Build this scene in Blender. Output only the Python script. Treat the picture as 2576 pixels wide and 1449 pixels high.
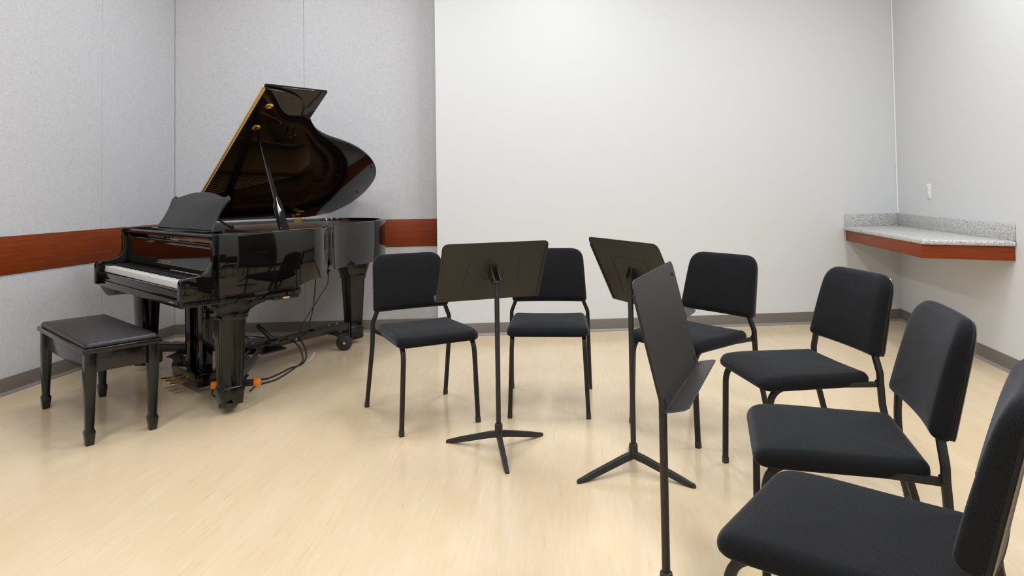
import bpy, bmesh, math, random
from mathutils import Vector, Matrix
random.seed(7)
PI = math.pi
for o in list(bpy.data.objects):
    bpy.data.objects.remove(o, do_unlink=True)
sc = bpy.context.scene
COL = sc.collection

# ------------------------------------------------------------------ camera
H = 1.1682
F_PX, CY, PITCH, ROLL = 1666.7, 430.6, 0.02844, -0.01445
cd = bpy.data.cameras.new('camera')
cam = bpy.data.objects.new('camera', cd)
COL.objects.link(cam)
cd.sensor_fit = 'HORIZONTAL'
cd.sensor_width = 36.0
cd.lens = F_PX / 2576 * 36.0
cd.shift_x = 0.0
cd.shift_y = -(724.5 - CY) / 2576
cd.clip_start = 0.02
fw = Vector((0, math.cos(PITCH), math.sin(PITCH)))
up = Vector((0, -math.sin(PITCH), math.cos(PITCH)))
rt = Vector((1, 0, 0))
r2 = math.cos(ROLL) * rt + math.sin(ROLL) * up
u2 = -math.sin(ROLL) * rt + math.cos(ROLL) * up
m = Matrix((r2, u2, -fw)).transposed().to_4x4()
m.translation = Vector((0, 0, H))
cam.matrix_world = m
sc.camera = cam

# ------------------------------------------------------------------ world, lights, exposure
w = bpy.data.worlds.new('world')
sc.world = w
w.use_nodes = True
w.node_tree.nodes['Background'].inputs[0].default_value = (0.8, 0.85, 0.9, 1)
w.node_tree.nodes['Background'].inputs[1].default_value = 0.05
vs = sc.view_settings
vs.view_transform = 'Standard'
vs.look = 'None'
vs.gamma = 1.0
vs.use_curve_mapping = False
vs.exposure = 0.0
CEIL = 3.45
LIGHT_W = 31.8
for lx in (-1.85, 0.20, 2.05):
    for ly in (-0.7, 1.7, 4.05 if lx < 1 else 3.5):
        ld = bpy.data.lights.new('ceiling_troffer_light', 'AREA')
        ld.shape = 'RECTANGLE'
        ld.size, ld.size_y = 0.30, 1.18
        ld.energy = LIGHT_W
        ld.color = (0.895, 0.945, 1.0)
        lo = bpy.data.objects.new('ceiling_troffer_light', ld)
        lo.location = (lx + 0.15 * (ly - 2.0), ly, CEIL - 0.012)
        COL.objects.link(lo)

# ------------------------------------------------------------------ materials
def new_mat(name):
    mt = bpy.data.materials.new(name)
    mt.use_nodes = True
    nt = mt.node_tree
    b = nt.nodes['Principled BSDF']
    return mt, nt, b

def setp(b, **kw):
    names = dict(color='Base Color', rough='Roughness', metal='Metallic', spec='Specular IOR Level',
                 coat='Coat Weight', coat_rough='Coat Roughness', sheen='Sheen Weight',
                 sheen_rough='Sheen Roughness', sheen_tint='Sheen Tint', ior='IOR')
    for k, v in kw.items():
        if k in ('color', 'sheen_tint') and len(v) == 3:
            v = (*v, 1)
        b.inputs[names[k]].default_value = v

def plain(name, color, rough=0.5, **kw):
    mt, nt, b = new_mat(name)
    setp(b, color=color, rough=rough, **kw)
    return mt

def node(nt, typ, **inp):
    n = nt.nodes.new(typ)
    for k, v in inp.items():
        n.inputs[k.replace('_', ' ')].default_value = v
    return n

def ramp(nt, stops):
    r = nt.nodes.new('ShaderNodeValToRGB')
    els = r.color_ramp.elements
    while len(els) < len(stops):
        els.new(0.5)
    for e, (p, c) in zip(els, stops):
        e.position = p
        e.color = (*c, 1)
    return r

def coords(nt, kind='Object', scale=(1, 1, 1), rotz=0.0):
    tc = nt.nodes.new('ShaderNodeTexCoord')
    mp = nt.nodes.new('ShaderNodeMapping')
    mp.inputs['Scale'].default_value = scale
    mp.inputs['Rotation'].default_value = (0, 0, rotz)
    nt.links.new(tc.outputs[kind], mp.inputs['Vector'])
    return mp.outputs['Vector']

def bump(nt, b, height, strength, dist=0.001):
    bn = nt.nodes.new('ShaderNodeBump')
    bn.inputs['Strength'].default_value = strength
    bn.inputs['Distance'].default_value = dist
    nt.links.new(height, bn.inputs['Height'])
    nt.links.new(bn.outputs['Normal'], b.inputs['Normal'])

MAT = {}
def m_floor():
    mt, nt, b = new_mat('streaked_linoleum')
    # streaks run along world direction (0.09, 1)
    rot = coords(nt, 'Object', (1, 1, 1), 0.09)
    st = nt.nodes.new('ShaderNodeMapping'); st.inputs['Scale'].default_value = (75, 5.5, 1)
    nt.links.new(rot, st.inputs['Vector'])
    n1 = node(nt, 'ShaderNodeTexNoise', Scale=1.0, Detail=5.0, Roughness=0.62, Distortion=0.5)
    nt.links.new(st.outputs['Vector'], n1.inputs['Vector'])
    st2 = nt.nodes.new('ShaderNodeMapping'); st2.inputs['Scale'].default_value = (9, 0.7, 1)
    nt.links.new(rot, st2.inputs['Vector'])
    n2 = node(nt, 'ShaderNodeTexNoise', Scale=1.0, Detail=3.0, Roughness=0.5)
    nt.links.new(st2.outputs['Vector'], n2.inputs['Vector'])
    r1 = ramp(nt, [(0.22, (0.65, 0.44, 0.235)), (0.38, (0.72, 0.56, 0.365)), (0.62, (0.74, 0.59, 0.40)), (0.80, (0.82, 0.72, 0.565))])
    nt.links.new(n1.outputs['Fac'], r1.inputs['Fac'])
    r2_ = ramp(nt, [(0.3, (0.97, 0.945, 0.905)), (0.7, (1.0, 1.0, 1.0))])
    nt.links.new(n2.outputs['Fac'], r2_.inputs['Fac'])
    mx = nt.nodes.new('ShaderNodeMix'); mx.data_type = 'RGBA'; mx.blend_type = 'MULTIPLY'
    mx.inputs['Factor'].default_value = 1.0
    nt.links.new(r1.outputs['Color'], mx.inputs['A']); nt.links.new(r2_.outputs['Color'], mx.inputs['B'])
    nt.links.new(mx.outputs['Result'], b.inputs['Base Color'])
    setp(b, rough=0.17, spec=0.5)
    n3 = node(nt, 'ShaderNodeTexNoise', Scale=90.0, Detail=2.0)
    nt.links.new(rot, n3.inputs['Vector'])
    bump(nt, b, n3.outputs['Fac'], 0.04, 0.0006)
    return mt

def m_paint(name, col, rough=0.6):
    mt, nt, b = new_mat(name)
    setp(b, color=col, rough=rough, spec=0.3)
    v = coords(nt, 'Object')
    n = node(nt, 'ShaderNodeTexNoise', Scale=140.0, Detail=3.0)
    nt.links.new(v, n.inputs['Vector'])
    bump(nt, b, n.outputs['Fac'], 0.10, 0.0012)
    return mt

def m_panel():
    mt, nt, b = new_mat('grey_woven_wall_fabric')
    v = coords(nt, 'Object')
    a = nt.nodes.new('ShaderNodeMapping'); a.inputs['Scale'].default_value = (300, 300, 30)
    c = nt.nodes.new('ShaderNodeMapping'); c.inputs['Scale'].default_value = (30, 30, 300)
    nt.links.new(v, a.inputs['Vector']); nt.links.new(v, c.inputs['Vector'])
    na = node(nt, 'ShaderNodeTexNoise', Scale=1.0, Detail=2.0); nc = node(nt, 'ShaderNodeTexNoise', Scale=1.0, Detail=2.0)
    nt.links.new(a.outputs['Vector'], na.inputs['Vector']); nt.links.new(c.outputs['Vector'], nc.inputs['Vector'])
    ad = nt.nodes.new('ShaderNodeMath'); ad.operation = 'ADD'
    nt.links.new(na.outputs['Fac'], ad.inputs[0]); nt.links.new(nc.outputs['Fac'], ad.inputs[1])
    hf = nt.nodes.new('ShaderNodeMath'); hf.operation = 'MULTIPLY'; hf.inputs[1].default_value = 0.5
    nt.links.new(ad.outputs[0], hf.inputs[0])
    r = ramp(nt, [(0.3, (0.475, 0.465, 0.474)), (0.5, (0.57, 0.56, 0.568)), (0.7, (0.63, 0.62, 0.628))])
    nt.links.new(hf.outputs[0], r.inputs['Fac'])
    nt.links.new(r.outputs['Color'], b.inputs['Base Color'])
    setp(b, rough=0.95, spec=0.1)
    bump(nt, b, hf.outputs[0], 0.35, 0.0015)
    return mt

def m_wood(name, dark, light, rough=0.3, scale=(3, 3, 26), coat=0.3, spec=0.5):
    mt, nt, b = new_mat(name)
    v = coords(nt, 'Object', scale)
    n = node(nt, 'ShaderNodeTexNoise', Scale=2.2, Detail=5.0, Roughness=0.6, Distortion=0.4)
    nt.links.new(v, n.inputs['Vector'])
    r = ramp(nt, [(0.32, dark), (0.68, light)])
    nt.links.new(n.outputs['Fac'], r.inputs['Fac'])
    nt.links.new(r.outputs['Color'], b.inputs['Base Color'])
    setp(b, rough=rough, coat=coat, coat_rough=0.12, spec=spec)
    return mt

def m_granite():
    mt, nt, b = new_mat('speckled_grey_laminate')
    v = coords(nt, 'Object')
    n = node(nt, 'ShaderNodeTexNoise', Scale=125.0, Detail=2.5, Roughness=0.72)
    nt.links.new(v, n.inputs['Vector'])
    r = ramp(nt, [(0.34, (0.20, 0.185, 0.18)), (0.45, (0.43, 0.42, 0.41)), (0.55, (0.56, 0.55, 0.54)), (0.66, (0.74, 0.73, 0.715))])
    nt.links.new(n.outputs['Fac'], r.inputs['Fac'])
    nt.links.new(r.outputs['Color'], b.inputs['Base Color'])
    setp(b, rough=0.35)
    return mt

def m_fabric():
    mt, nt, b = new_mat('black_woven_upholstery')
    v = coords(nt, 'Object')
    wv = node(nt, 'ShaderNodeTexWave', Scale=190.0, Distortion=1.5, Detail=1.0)
    wv.bands_direction = 'DIAGONAL'
    nt.links.new(v, wv.inputs['Vector'])
    ns = node(nt, 'ShaderNodeTexNoise', Scale=420.0, Detail=2.0)
    nt.links.new(v, ns.inputs['Vector'])
    mx = nt.nodes.new('ShaderNodeMath'); mx.operation = 'MULTIPLY'
    nt.links.new(wv.outputs['Fac'], mx.inputs[0]); nt.links.new(ns.outputs['Fac'], mx.inputs[1])
    r = ramp(nt, [(0.1, (0.004, 0.004, 0.0045)), (0.6, (0.018, 0.018, 0.0195))])
    nt.links.new(mx.outputs[0], r.inputs['Fac'])
    nt.links.new(r.outputs['Color'], b.inputs['Base Color'])
    setp(b, rough=0.9, spec=0.15, sheen=0.26, sheen_rough=0.3, sheen_tint=(0.85, 0.86, 0.92))
    bump(nt, b, mx.outputs[0], 0.5, 0.0012)
    return mt

def m_leather():
    mt, nt, b = new_mat('black_leatherette')
    v = coords(nt, 'Object')
    n = node(nt, 'ShaderNodeTexVoronoi', Scale=420.0)
    nt.links.new(v, n.inputs['Vector'])
    setp(b, color=(0.017, 0.015, 0.017), rough=0.34, spec=0.45)
    bump(nt, b, n.outputs['Distance'], 0.15, 0.0006)
    return mt

def m_metal(name, col, rough, spec=0.5):
    mt, nt, b = new_mat(name)
    setp(b, color=col, rough=rough, spec=spec)
    v = coords(nt, 'Object')
    n = node(nt, 'ShaderNodeTexNoise', Scale=600.0, Detail=1.0)
    nt.links.new(v, n.inputs['Vector'])
    bump(nt, b, n.outputs['Fac'], 0.12, 0.0004)
    return mt

MAT['floor'] = m_floor()
MAT['white'] = m_paint('white_wall_paint', (0.682, 0.682, 0.679))
MAT['ceiling'] = m_paint('ceiling_paint', (0.60, 0.60, 0.595), 0.8)
MAT['panel'] = m_panel()
MAT['core'] = plain('dark_wall_core', (0.16, 0.155, 0.15), 0.9)
MAT['cherry'] = m_wood('cherry_veneer', (0.175, 0.027, 0.0035), (0.250, 0.044, 0.006), 0.45, (2, 2, 30), 0.0, 0.25)
MAT['base'] = plain('grey_rubber_base', (0.155, 0.13, 0.108), 0.5)
MAT['base_toe'] = plain('grey_rubber_base_toe', (0.26, 0.24, 0.22), 0.4)
MAT['granite'] = m_granite()
MAT['darkdoor'] = m_wood('dark_stained_door', (0.018, 0.008, 0.005), (0.03, 0.013, 0.008), 0.4, (14, 14, 2), 0.0)
MAT['plastic_white'] = plain('white_plastic', (0.83, 0.83, 0.80), 0.35)
MAT['slot'] = plain('dark_slot', (0.25, 0.25, 0.24), 0.6)
MAT['fabric'] = m_fabric()
MAT['frame'] = m_metal('black_powder_coat', (0.0125, 0.0115, 0.0105), 0.40, 0.35)
MAT['shell'] = plain('glossy_black_shell', (0.008, 0.008, 0.008), 0.5, spec=0.25)
MAT['trim'] = plain('polished_edge_trim', (0.20, 0.18, 0.15), 0.25, metal=0.8)
MAT['cap'] = plain('black_plastic', (0.016, 0.016, 0.017), 0.4)
MAT['stand'] = m_metal('black_textured_enamel', (0.020, 0.0178, 0.0155), 0.42, 0.42)
MAT['groove'] = plain('dark_crease', (0.006, 0.006, 0.006), 0.6)
MAT['silver'] = plain('silver_metal', (0.55, 0.55, 0.56), 0.3, metal=1.0)
MAT['piano'] = plain('polished_ebony_lacquer', (0.0030, 0.0027, 0.0027), 0.045, spec=0.46)
MAT['satin'] = plain('satin_ebony', (0.012, 0.012, 0.012), 0.33)
MAT['bench'] = plain('bench_ebony_lacquer', (0.005, 0.0045, 0.004), 0.16)
MAT['desk'] = plain('satin_music_desk', (0.014, 0.014, 0.0145), 0.42)
MAT['walnut'] = m_wood('inner_rim_wood', (0.06, 0.022, 0.009), (0.11, 0.043, 0.017), 0.3, (3, 3, 20))
MAT['spruce'] = m_wood('soundboard_spruce', (0.20, 0.10, 0.035), (0.30, 0.16, 0.06), 0.35, (20, 2, 2))
MAT['bronze'] = plain('bronze_painted_iron', (0.32, 0.16, 0.045), 0.35, metal=0.6)
MAT['gold'] = plain('polished_brass', (0.80, 0.55, 0.20), 0.22, metal=1.0)
MAT['copper'] = plain('copper_strings', (0.50, 0.25, 0.10), 0.3, metal=1.0)
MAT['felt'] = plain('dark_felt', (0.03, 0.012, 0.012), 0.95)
MAT['redfelt'] = plain('red_felt', (0.16, 0.012, 0.015), 0.95)
MAT['ivory'] = plain('white_key_acrylic', (0.80, 0.79, 0.74), 0.25)
MAT['keyblack'] = plain('black_key_acrylic', (0.008, 0.008, 0.008), 0.3)
MAT['rubber'] = plain('black_rubber', (0.018, 0.018, 0.018), 0.6)
MAT['truck'] = plain('black_painted_steel', (0.016, 0.015, 0.014), 0.35)
MAT['orange'] = plain('orange_plastic', (0.85, 0.20, 0.008), 0.4)
MAT['rust'] = plain('dull_orange_paint', (0.30, 0.09, 0.03), 0.45)
MAT['beige'] = plain('beige_label', (0.62, 0.42, 0.22), 0.5)
MAT['paleprint'] = plain('pale_print', (0.35, 0.30, 0.28), 0.5)
MAT['white_cable'] = plain('white_tie', (0.7, 0.68, 0.62), 0.4)

# ------------------------------------------------------------------ mesh helpers
class MB:
    def __init__(self):
        self.v = []; self.f = []
    def add(self, vs_, fs):
        k = len(self.v)
        self.v += [tuple(p) for p in vs_]
        self.f += [[i + k for i in f] for f in fs]
        return self
    def box(self, x0, x1, y0, y1, z0, z1, M=None):
        P = [(x, y, z) for z in (z0, z1) for y in (y0, y1) for x in (x0, x1)]
        if M is not None:
            P = [tuple(M @ Vector(p)) for p in P]
        return self.add(P, [(0, 2, 3, 1), (4, 5, 7, 6), (0, 1, 5, 4), (2, 6, 7, 3), (0, 4, 6, 2), (1, 3, 7, 5)])
    def frustum(self, rects):
        """stack of (x0,x1,y0,y1,z) rectangles"""
        n = len(rects); P = []
        for (x0, x1, y0, y1, z) in rects:
            P += [(x0, y0, z), (x1, y0, z), (x1, y1, z), (x0, y1, z)]
        F = [(3, 2, 1, 0), tuple(range(4 * (n - 1), 4 * n))]
        for k in range(n - 1):
            for i in range(4):
                j = (i + 1) % 4
                F.append((4 * k + i, 4 * k + j, 4 * k + 4 + j, 4 * k + 4 + i))
        return self.add(P, F)
    def prism(self, poly, lo, hi, fn):
        """poly: 2-D points; fn(a, b, t) -> 3-D; extruded t from lo to hi"""
        n = len(poly)
        P = [fn(a, b, lo) for a, b in poly] + [fn(a, b, hi) for a, b in poly]
        F = [tuple(range(n - 1, -1, -1)), tuple(range(n, 2 * n))]
        for i in range(n):
            j = (i + 1) % n
            F.append((i, j, n + j, n + i))
        return self.add(P, F)
    def tube(self, path, r=0.01, n=10, sec=None, upv=None, caps=True, radii=None):
        path = [Vector(p) for p in path]
        if sec is None:
            sec = [(math.cos(2 * PI * i / n), math.sin(2 * PI * i / n)) for i in range(n)]
            sec = [(a * r, b * r) for a, b in sec]
        n = len(sec)
        T = []
        for i in range(len(path)):
            a = path[max(i - 1, 0)]; b = path[min(i + 1, len(path) - 1)]
            T.append((b - a).normalized())
        u = Vector(upv) if upv is not None else Vector((0, 0, 1))
        if abs(u.dot(T[0])) > 0.95:
            u = Vector((1, 0, 0)) if abs(T[0].x) < 0.9 else Vector((0, 1, 0))
        P = []
        for i, p in enumerate(path):
            u = (u - T[i] * u.dot(T[i])).normalized()
            s = T[i].cross(u)
            k = radii[i] if radii else 1.0
            for a, b in sec:
                P.append(p + s * a * k + u * b * k)
        F = []
        for i in range(len(path) - 1):
            for j in range(n):
                jj = (j + 1) % n
                F.append((i * n + j, i * n + jj, (i + 1) * n + jj, (i + 1) * n + j))
        if caps:
            F.append(tuple(range(n - 1, -1, -1)))
            F.append(tuple(range((len(path) - 1) * n, len(path) * n)))
        return self.add(P, F)
    def lathe(self, prof, c=(0, 0, 0), n=20, M=None):
        P = []
        for r, z in prof:
            for i in range(n):
                a = 2 * PI * i / n
                p = Vector((r * math.cos(a), r * math.sin(a), z))
                if M is not None:
                    p = M @ p
                P.append(p + Vector(c))
        F = []
        for k in range(len(prof) - 1):
            for i in range(n):
                j = (i + 1) % n
                F.append((k * n + i, k * n + j, (k + 1) * n + j, (k + 1) * n + i))
        F.append(tuple(range(n - 1, -1, -1)))
        F.append(tuple(range((len(prof) - 1) * n, len(prof) * n)))
        return self.add(P, F)
    def mesh(self, name, mat, bevel=0.0, seg=2, smooth=True, angle=35):
        me = bpy.data.meshes.new(name)
        bm = bmesh.new()
        vs_ = [bm.verts.new(p) for p in self.v]
        for f in self.f:
            try:
                bm.faces.new([vs_[i] for i in f])
            except ValueError:
                pass
        bmesh.ops.recalc_face_normals(bm, faces=bm.faces)
        if bevel > 0:
            es = [e for e in bm.edges if len(e.link_faces) == 2 and e.calc_face_angle(0) > math.radians(30)]
            bmesh.ops.bevel(bm, geom=es, offset=bevel, segments=seg, profile=0.5, affect='EDGES', clamp_overlap=True)
        bm.to_mesh(me); bm.free()
        me.materials.append(MAT[mat])
        if smooth:
            for p in me.polygons:
                p.use_smooth = True
            me.set_sharp_from_angle(angle=math.radians(angle))
        return me
    def build(self, name, mat, parent=None, **kw):
        return link(name, self.mesh(name, mat, **kw), parent)

def link(name, data, parent=None):
    o = bpy.data.objects.new(name, data)
    COL.objects.link(o)
    if parent is not None:
        o.parent = parent
    return o

def thing(name, label, cat, loc=(0, 0, 0), rz=0.0, group=None):
    o = link(name, None)
    o.location = loc
    o.rotation_euler = (0, 0, rz)
    tag(o, label, cat, group)
    return o

def tag(o, label, cat, group=None):
    o['label'] = label
    o['category'] = cat
    if group:
        o['group'] = group
    return o

def struct(o, label=None):
    o['kind'] = 'structure'
    if label:
        o['label'] = label
    return o

def copy_tree(o, parent=None):
    c = o.copy()
    COL.objects.link(c)
    c.parent = parent
    for ch in list(o.children):
        copy_tree(ch, c)
    return c

def fillet(pts, r, n=6):
    """round the corners of a polyline; r is one radius or a list for inner points"""
    pts = [Vector(p) for p in pts]
    out = [pts[0]]
    for i in range(1, len(pts) - 1):
        a, b, c = pts[i - 1], pts[i], pts[i + 1]
        rr = r[i - 1] if isinstance(r, (list, tuple)) else r
        d1 = (a - b).normalized(); d2 = (c - b).normalized()
        ang = d1.angle(d2)
        if ang > PI - 0.02 or rr <= 0:
            out.append(b); continue
        t = min(rr / math.tan(ang / 2), 0.49 * (a - b).length, 0.49 * (c - b).length)
        p1 = b + d1 * t; p2 = b + d2 * t
        for k in range(n + 1):
            s = k / n
            out.append((1 - s) ** 2 * p1 + 2 * s * (1 - s) * b + s * s * p2)
    out.append(pts[-1])
    return out

def spline(pts, n=8, closed=False):
    pts = [Vector(p) for p in pts]
    N = len(pts); out = []
    R = range(N if closed else N - 1)
    for i in R:
        if closed:
            p0, p1, p2, p3 = pts[i - 1], pts[i], pts[(i + 1) % N], pts[(i + 2) % N]
        else:
            p1, p2 = pts[i], pts[i + 1]
            p0 = pts[i - 1] if i > 0 else 2 * p1 - p2
            p3 = pts[i + 2] if i + 2 < N else 2 * p2 - p1
        for k in range(n):
            t = k / n
            out.append(0.5 * ((2 * p1) + (-p0 + p2) * t + (2 * p0 - 5 * p1 + 4 * p2 - p3) * t * t + (-p0 + 3 * p1 - 3 * p2 + p3) * t ** 3))
    if not closed:
        out.append(pts[-1])
    return out

def rsq(w_, h_=None, r=None, n=3):
    """rounded rectangle section"""
    h_ = h_ or w_
    r = r if r is not None else min(w_, h_) * 0.25
    out = []
    for cx, cy, a0 in ((w_/2-r, h_/2-r, 0), (-w_/2+r, h_/2-r, PI/2), (-w_/2+r, -h_/2+r, PI), (w_/2-r, -h_/2+r, 1.5*PI)):
        for k in range(n + 1):
            a = a0 + PI / 2 * k / n
            out.append((cx + r * math.cos(a), cy + r * math.sin(a)))
    return out

def round_poly(pts, rads, n=7):
    """closed 2-D polygon with rounded corners"""
    N = len(pts); out = []
    for i in range(N):
        a, b, c = Vector(pts[i - 1]), Vector(pts[i]), Vector(pts[(i + 1) % N])
        d1 = (a - b).normalized(); d2 = (c - b).normalized()
        ang = d1.angle(d2)
        if rads[i] <= 0:
            out.append((b.x, b.y)); continue
        t = min(rads[i] / math.tan(ang / 2), 0.49 * (a - b).length, 0.49 * (c - b).length)
        p1 = b + d1 * t; p2 = b + d2 * t
        for k in range(n + 1):
            s = k / n
            q = (1 - s) ** 2 * p1 + 2 * s * (1 - s) * b + s * s * p2
            out.append((q.x, q.y))
    return out

def densify(poly, step):
    out = []
    N = len(poly)
    for i in range(N):
        a = Vector(poly[i]); b = Vector(poly[(i + 1) % N])
        k = max(1, int((b - a).length / step))
        for j in range(k):
            q = a + (b - a) * j / k
            out.append((q.x, q.y))
    return out

def inset(poly, d):
    N = len(poly); out = []
    area = sum(poly[i - 1][0] * poly[i][1] - poly[i][0] * poly[i - 1][1] for i in range(N))
    sg = 1 if area > 0 else -1
    for i in range(N):
        a, b, c = Vector(poly[i - 1]), Vector(poly[i]), Vector(poly[(i + 1) % N])
        t = (c - a).normalized()
        nn = Vector((-t.y, t.x)) * sg
        out.append((b.x + nn.x * d, b.y + nn.y * d))
    return out

def cushion(outline, z0, z1, r_top, r_bot, dome=0.0, fn=None):
    """padded slab over a dense 2-D outline with rounded edges; fn maps (a,b,z) to 3-D"""
    fn = fn or (lambda a, b, z: (a, b, z))
    N = len(outline)
    cx = sum(p[0] for p in outline) / N; cy = sum(p[1] for p in outline) / N
    rings = []
    for k in range(4):
        a = PI / 2 * k / 3
        rings.append((inset(outline, r_bot * (1 - math.sin(a))), z0 + r_bot * (1 - math.cos(a)), 0))
    for k in range(6):
        a = PI / 2 * k / 5
        rings.append((inset(outline, r_top * (1 - math.cos(a))), z1 - r_top + r_top * math.sin(a), 0))
    base = rings[-1][0]
    for s in (0.86, 0.7, 0.52, 0.34, 0.17):
        rings.append(([(cx + (p[0] - cx) * s, cy + (p[1] - cy) * s) for p in base], z1 + dome * (1 - s * s), 0))
    mb = MB(); P = []
    for poly, z, _ in rings:
        P += [fn(a, b, z) for a, b in poly]
    P.append(fn(cx, cy, z1 + dome))
    P.append(fn(cx, cy, z0))
    F = []
    R = len(rings)
    for k in range(R - 1):
        for i in range(N):
            j = (i + 1) % N
            F.append((k * N + i, k * N + j, (k + 1) * N + j, (k + 1) * N + i))
    for i in range(N):
        j = (i + 1) % N
        F.append(((R - 1) * N + i, (R - 1) * N + j, R * N))
        F.append((j, i, R * N + 1))
    return mb.add(P, F)

# ------------------------------------------------------------------ the room
def wall_frame(th, d):
    n = Vector((math.cos(th), math.sin(th), 0)); t = Vector((-math.sin(th), math.cos(th), 0))
    return n, t, n * d

def slab(th, d, s0, s1, z0, z1, thick, off=0.0):
    """slab on a wall line: room face at d-off, going outwards by thick"""
    n, t, o = wall_frame(th, d)
    mb = MB()
    P = []
    for z in (z0, z1):
        for k in (-off, -off + thick):
            for s in (s0, s1):
                p = o + n * k + t * s
                P.append((p.x, p.y, z))
    return mb.add(P, [(0, 2, 3, 1), (4, 5, 7, 6), (0, 1, 5, 4), (2, 6, 7, 3), (0, 4, 6, 2), (1, 3, 7, 5)])

def isect(a, b):
    M = Matrix(((math.cos(a[0]), math.sin(a[0])), (math.cos(b[0]), math.sin(b[0]))))
    return M.inverted() @ Vector((a[1], b[1]))

def s_of(wl, p):
    return -math.sin(wl[0]) * p[0] + math.cos(wl[0]) * p[1]

BACK = (1.66836, 5.3776); RIGHT = (-0.16806, 2.3205); PANEL = (1.62500, 5.635); LEFT = (2.99770, 3.5541)
REAR = (-PI / 2, 2.4)
c_br = isect(BACK, RIGHT); c_pl = isect(PANEL, LEFT); c_rr = isect(RIGHT, REAR); c_lr = isect(LEFT, REAR)
WHITE_EDGE = 0.086     # s on BACK where the white wall ends
n_b, t_b, o_b = wall_frame(*BACK)
edge_pt = o_b + t_b * WHITE_EDGE
PANEL_END = s_of(PANEL, edge_pt)

fl = MB().box(-4.6, 4.4, -2.7, 6.6, -0.12, 0.0)
struct(fl.build('floor', 'floor', smooth=False))
struct(MB().box(-4.6, 4.4, -2.7, 6.6, CEIL, CEIL + 0.12).build('ceiling', 'ceiling', smooth=False))
struct(slab(*BACK, s_of(BACK, c_br) - 0.15, WHITE_EDGE, 0, CEIL, 0.5).build('wall_back', 'white', smooth=False))
struct(slab(*RIGHT, s_of(RIGHT, c_rr) - 0.15, s_of(RIGHT, c_br), 0, CEIL, 0.12).build('wall_right', 'white', smooth=False))
struct(slab(*REAR, -4.6, 4.4, 0, CEIL, 0.12).build('wall_rear', 'white', smooth=False))
GAP = 0.0009
def panel_wall(name, wl, s0, s1, seams):
    wobj = struct(slab(*wl, s0, s1, 0, CEIL, 0.12, -0.02).build(name, 'core', smooth=False))
    cuts = [s0] + sorted(seams) + [s1]
    for a, b in zip(cuts[:-1], cuts[1:]):
        for z0, z1 in ((0.095, 0.706), (0.934, CEIL - 0.002)):
            p = slab(*wl, a + GAP, b - GAP, z0, z1, 0.0195)
            p.build('fabric_panel', 'panel', wobj, bevel=0.0012, seg=1)
    return wobj
pl_s0, pl_s1 = PANEL_END - 0.12, s_of(PANEL, c_pl)
panel_wall('wall_back_left', PANEL, pl_s0, pl_s1, [1.436])
lf_s0, lf_s1 = s_of(LEFT, c_pl), s_of(LEFT, c_lr)
panel_wall('wall_left', LEFT, lf_s0, lf_s1, [lf_s0 + 0.80, lf_s0 + 2.02, lf_s0 + 3.24, lf_s0 + 4.46])
# cherry rails
struct(slab(*PANEL, PANEL_END + 0.001, pl_s1 - 0.002, 0.7075, 0.9325, 0.027, 0.008).build('trim_1', 'cherry', bevel=0.002),
       'cherry wood chair rail on the fabric wall behind the piano tail')
struct(slab(*LEFT, lf_s0 + 0.01, lf_s1, 0.7075, 0.9325, 0.027, 0.008).build('trim_2', 'cherry', bevel=0.002),
       'cherry wood chair rail on the left fabric wall')

def baseboard(name, wl, s0, s1):
    n, t, o = wall_frame(*wl)
    prof = [(0.0, 0.0), (0.016, 0.0), (0.016, 0.003), (0.0115, 0.010), (0.0075, 0.018), (0.005, 0.027), (0.005, 0.097), (0.003, 0.0997), (0.0, 0.0997)]
    mb = MB().prism(prof, s0, s1, lambda a, b, s: tuple(o - n * a + t * s + Vector((0, 0, b))))
    ob = struct(mb.build(name, 'base', smooth=True, angle=50))
    toe = [(0.0162, 0.0008), (0.0175, 0.0008), (0.0170, 0.0042), (0.0122, 0.0108), (0.0082, 0.0185), (0.0078, 0.0185), (0.0118, 0.0102), (0.0162, 0.0032)]
    MB().prism(toe, s0, s1, lambda a, b, s: tuple(o - n * a + t * s + Vector((0, 0, b)))).build('base_toe', 'base_toe', ob)
    return ob
baseboard('baseboard_back', BACK, s_of(BACK, c_br), WHITE_EDGE + 0.004)
baseboard('baseboard_right', RIGHT, s_of(RIGHT, c_rr), s_of(RIGHT, c_br))
baseboard('baseboard_back_left', PANEL, PANEL_END, pl_s1)
baseboard('baseboard_left', LEFT, lf_s0, lf_s1)
# painted caulk bead in the right corner
cp = Vector((c_br.x - 0.004, c_br.y - 0.008, 0))
struct(MB().tube([cp + Vector((0, 0, 0.925)), cp + Vector((0, 0, CEIL))], 0.007, 8).build('trim_3', 'plastic_white'), 'white painted bead in the wall corner')

# unseen dark door, added to darken the reflection in the piano's side
dc = wall_frame(*RIGHT)
d1 = struct(slab(*RIGHT, 1.88, 2.88, 0.002, 2.12, 0.03, 0.016).build('door_1', 'darkdoor', bevel=0.002))
for a_, b_ in ((1.81, 1.879), (2.881, 2.95)):
    slab(*RIGHT, a_, b_, 0.001, 2.19, 0.03, 0.022).build('door_frame', 'darkdoor', d1, bevel=0.002)
slab(*RIGHT, 1.88, 2.88, 2.121, 2.19, 0.03, 0.022).build('door_frame', 'darkdoor', d1, bevel=0.002)
hp = dc[2] + dc[1] * 2.80 - dc[0] * 0.06
MB().tube(fillet([hp + dc[0] * 0.045 + Vector((0, 0, 1.0)), hp + Vector((0, 0, 1.0)), hp - dc[1] * 0.11 + Vector((0, 0, 1.0))], 0.01, 4), 0.009, 10).build('door_handle', 'silver', d1)

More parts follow.
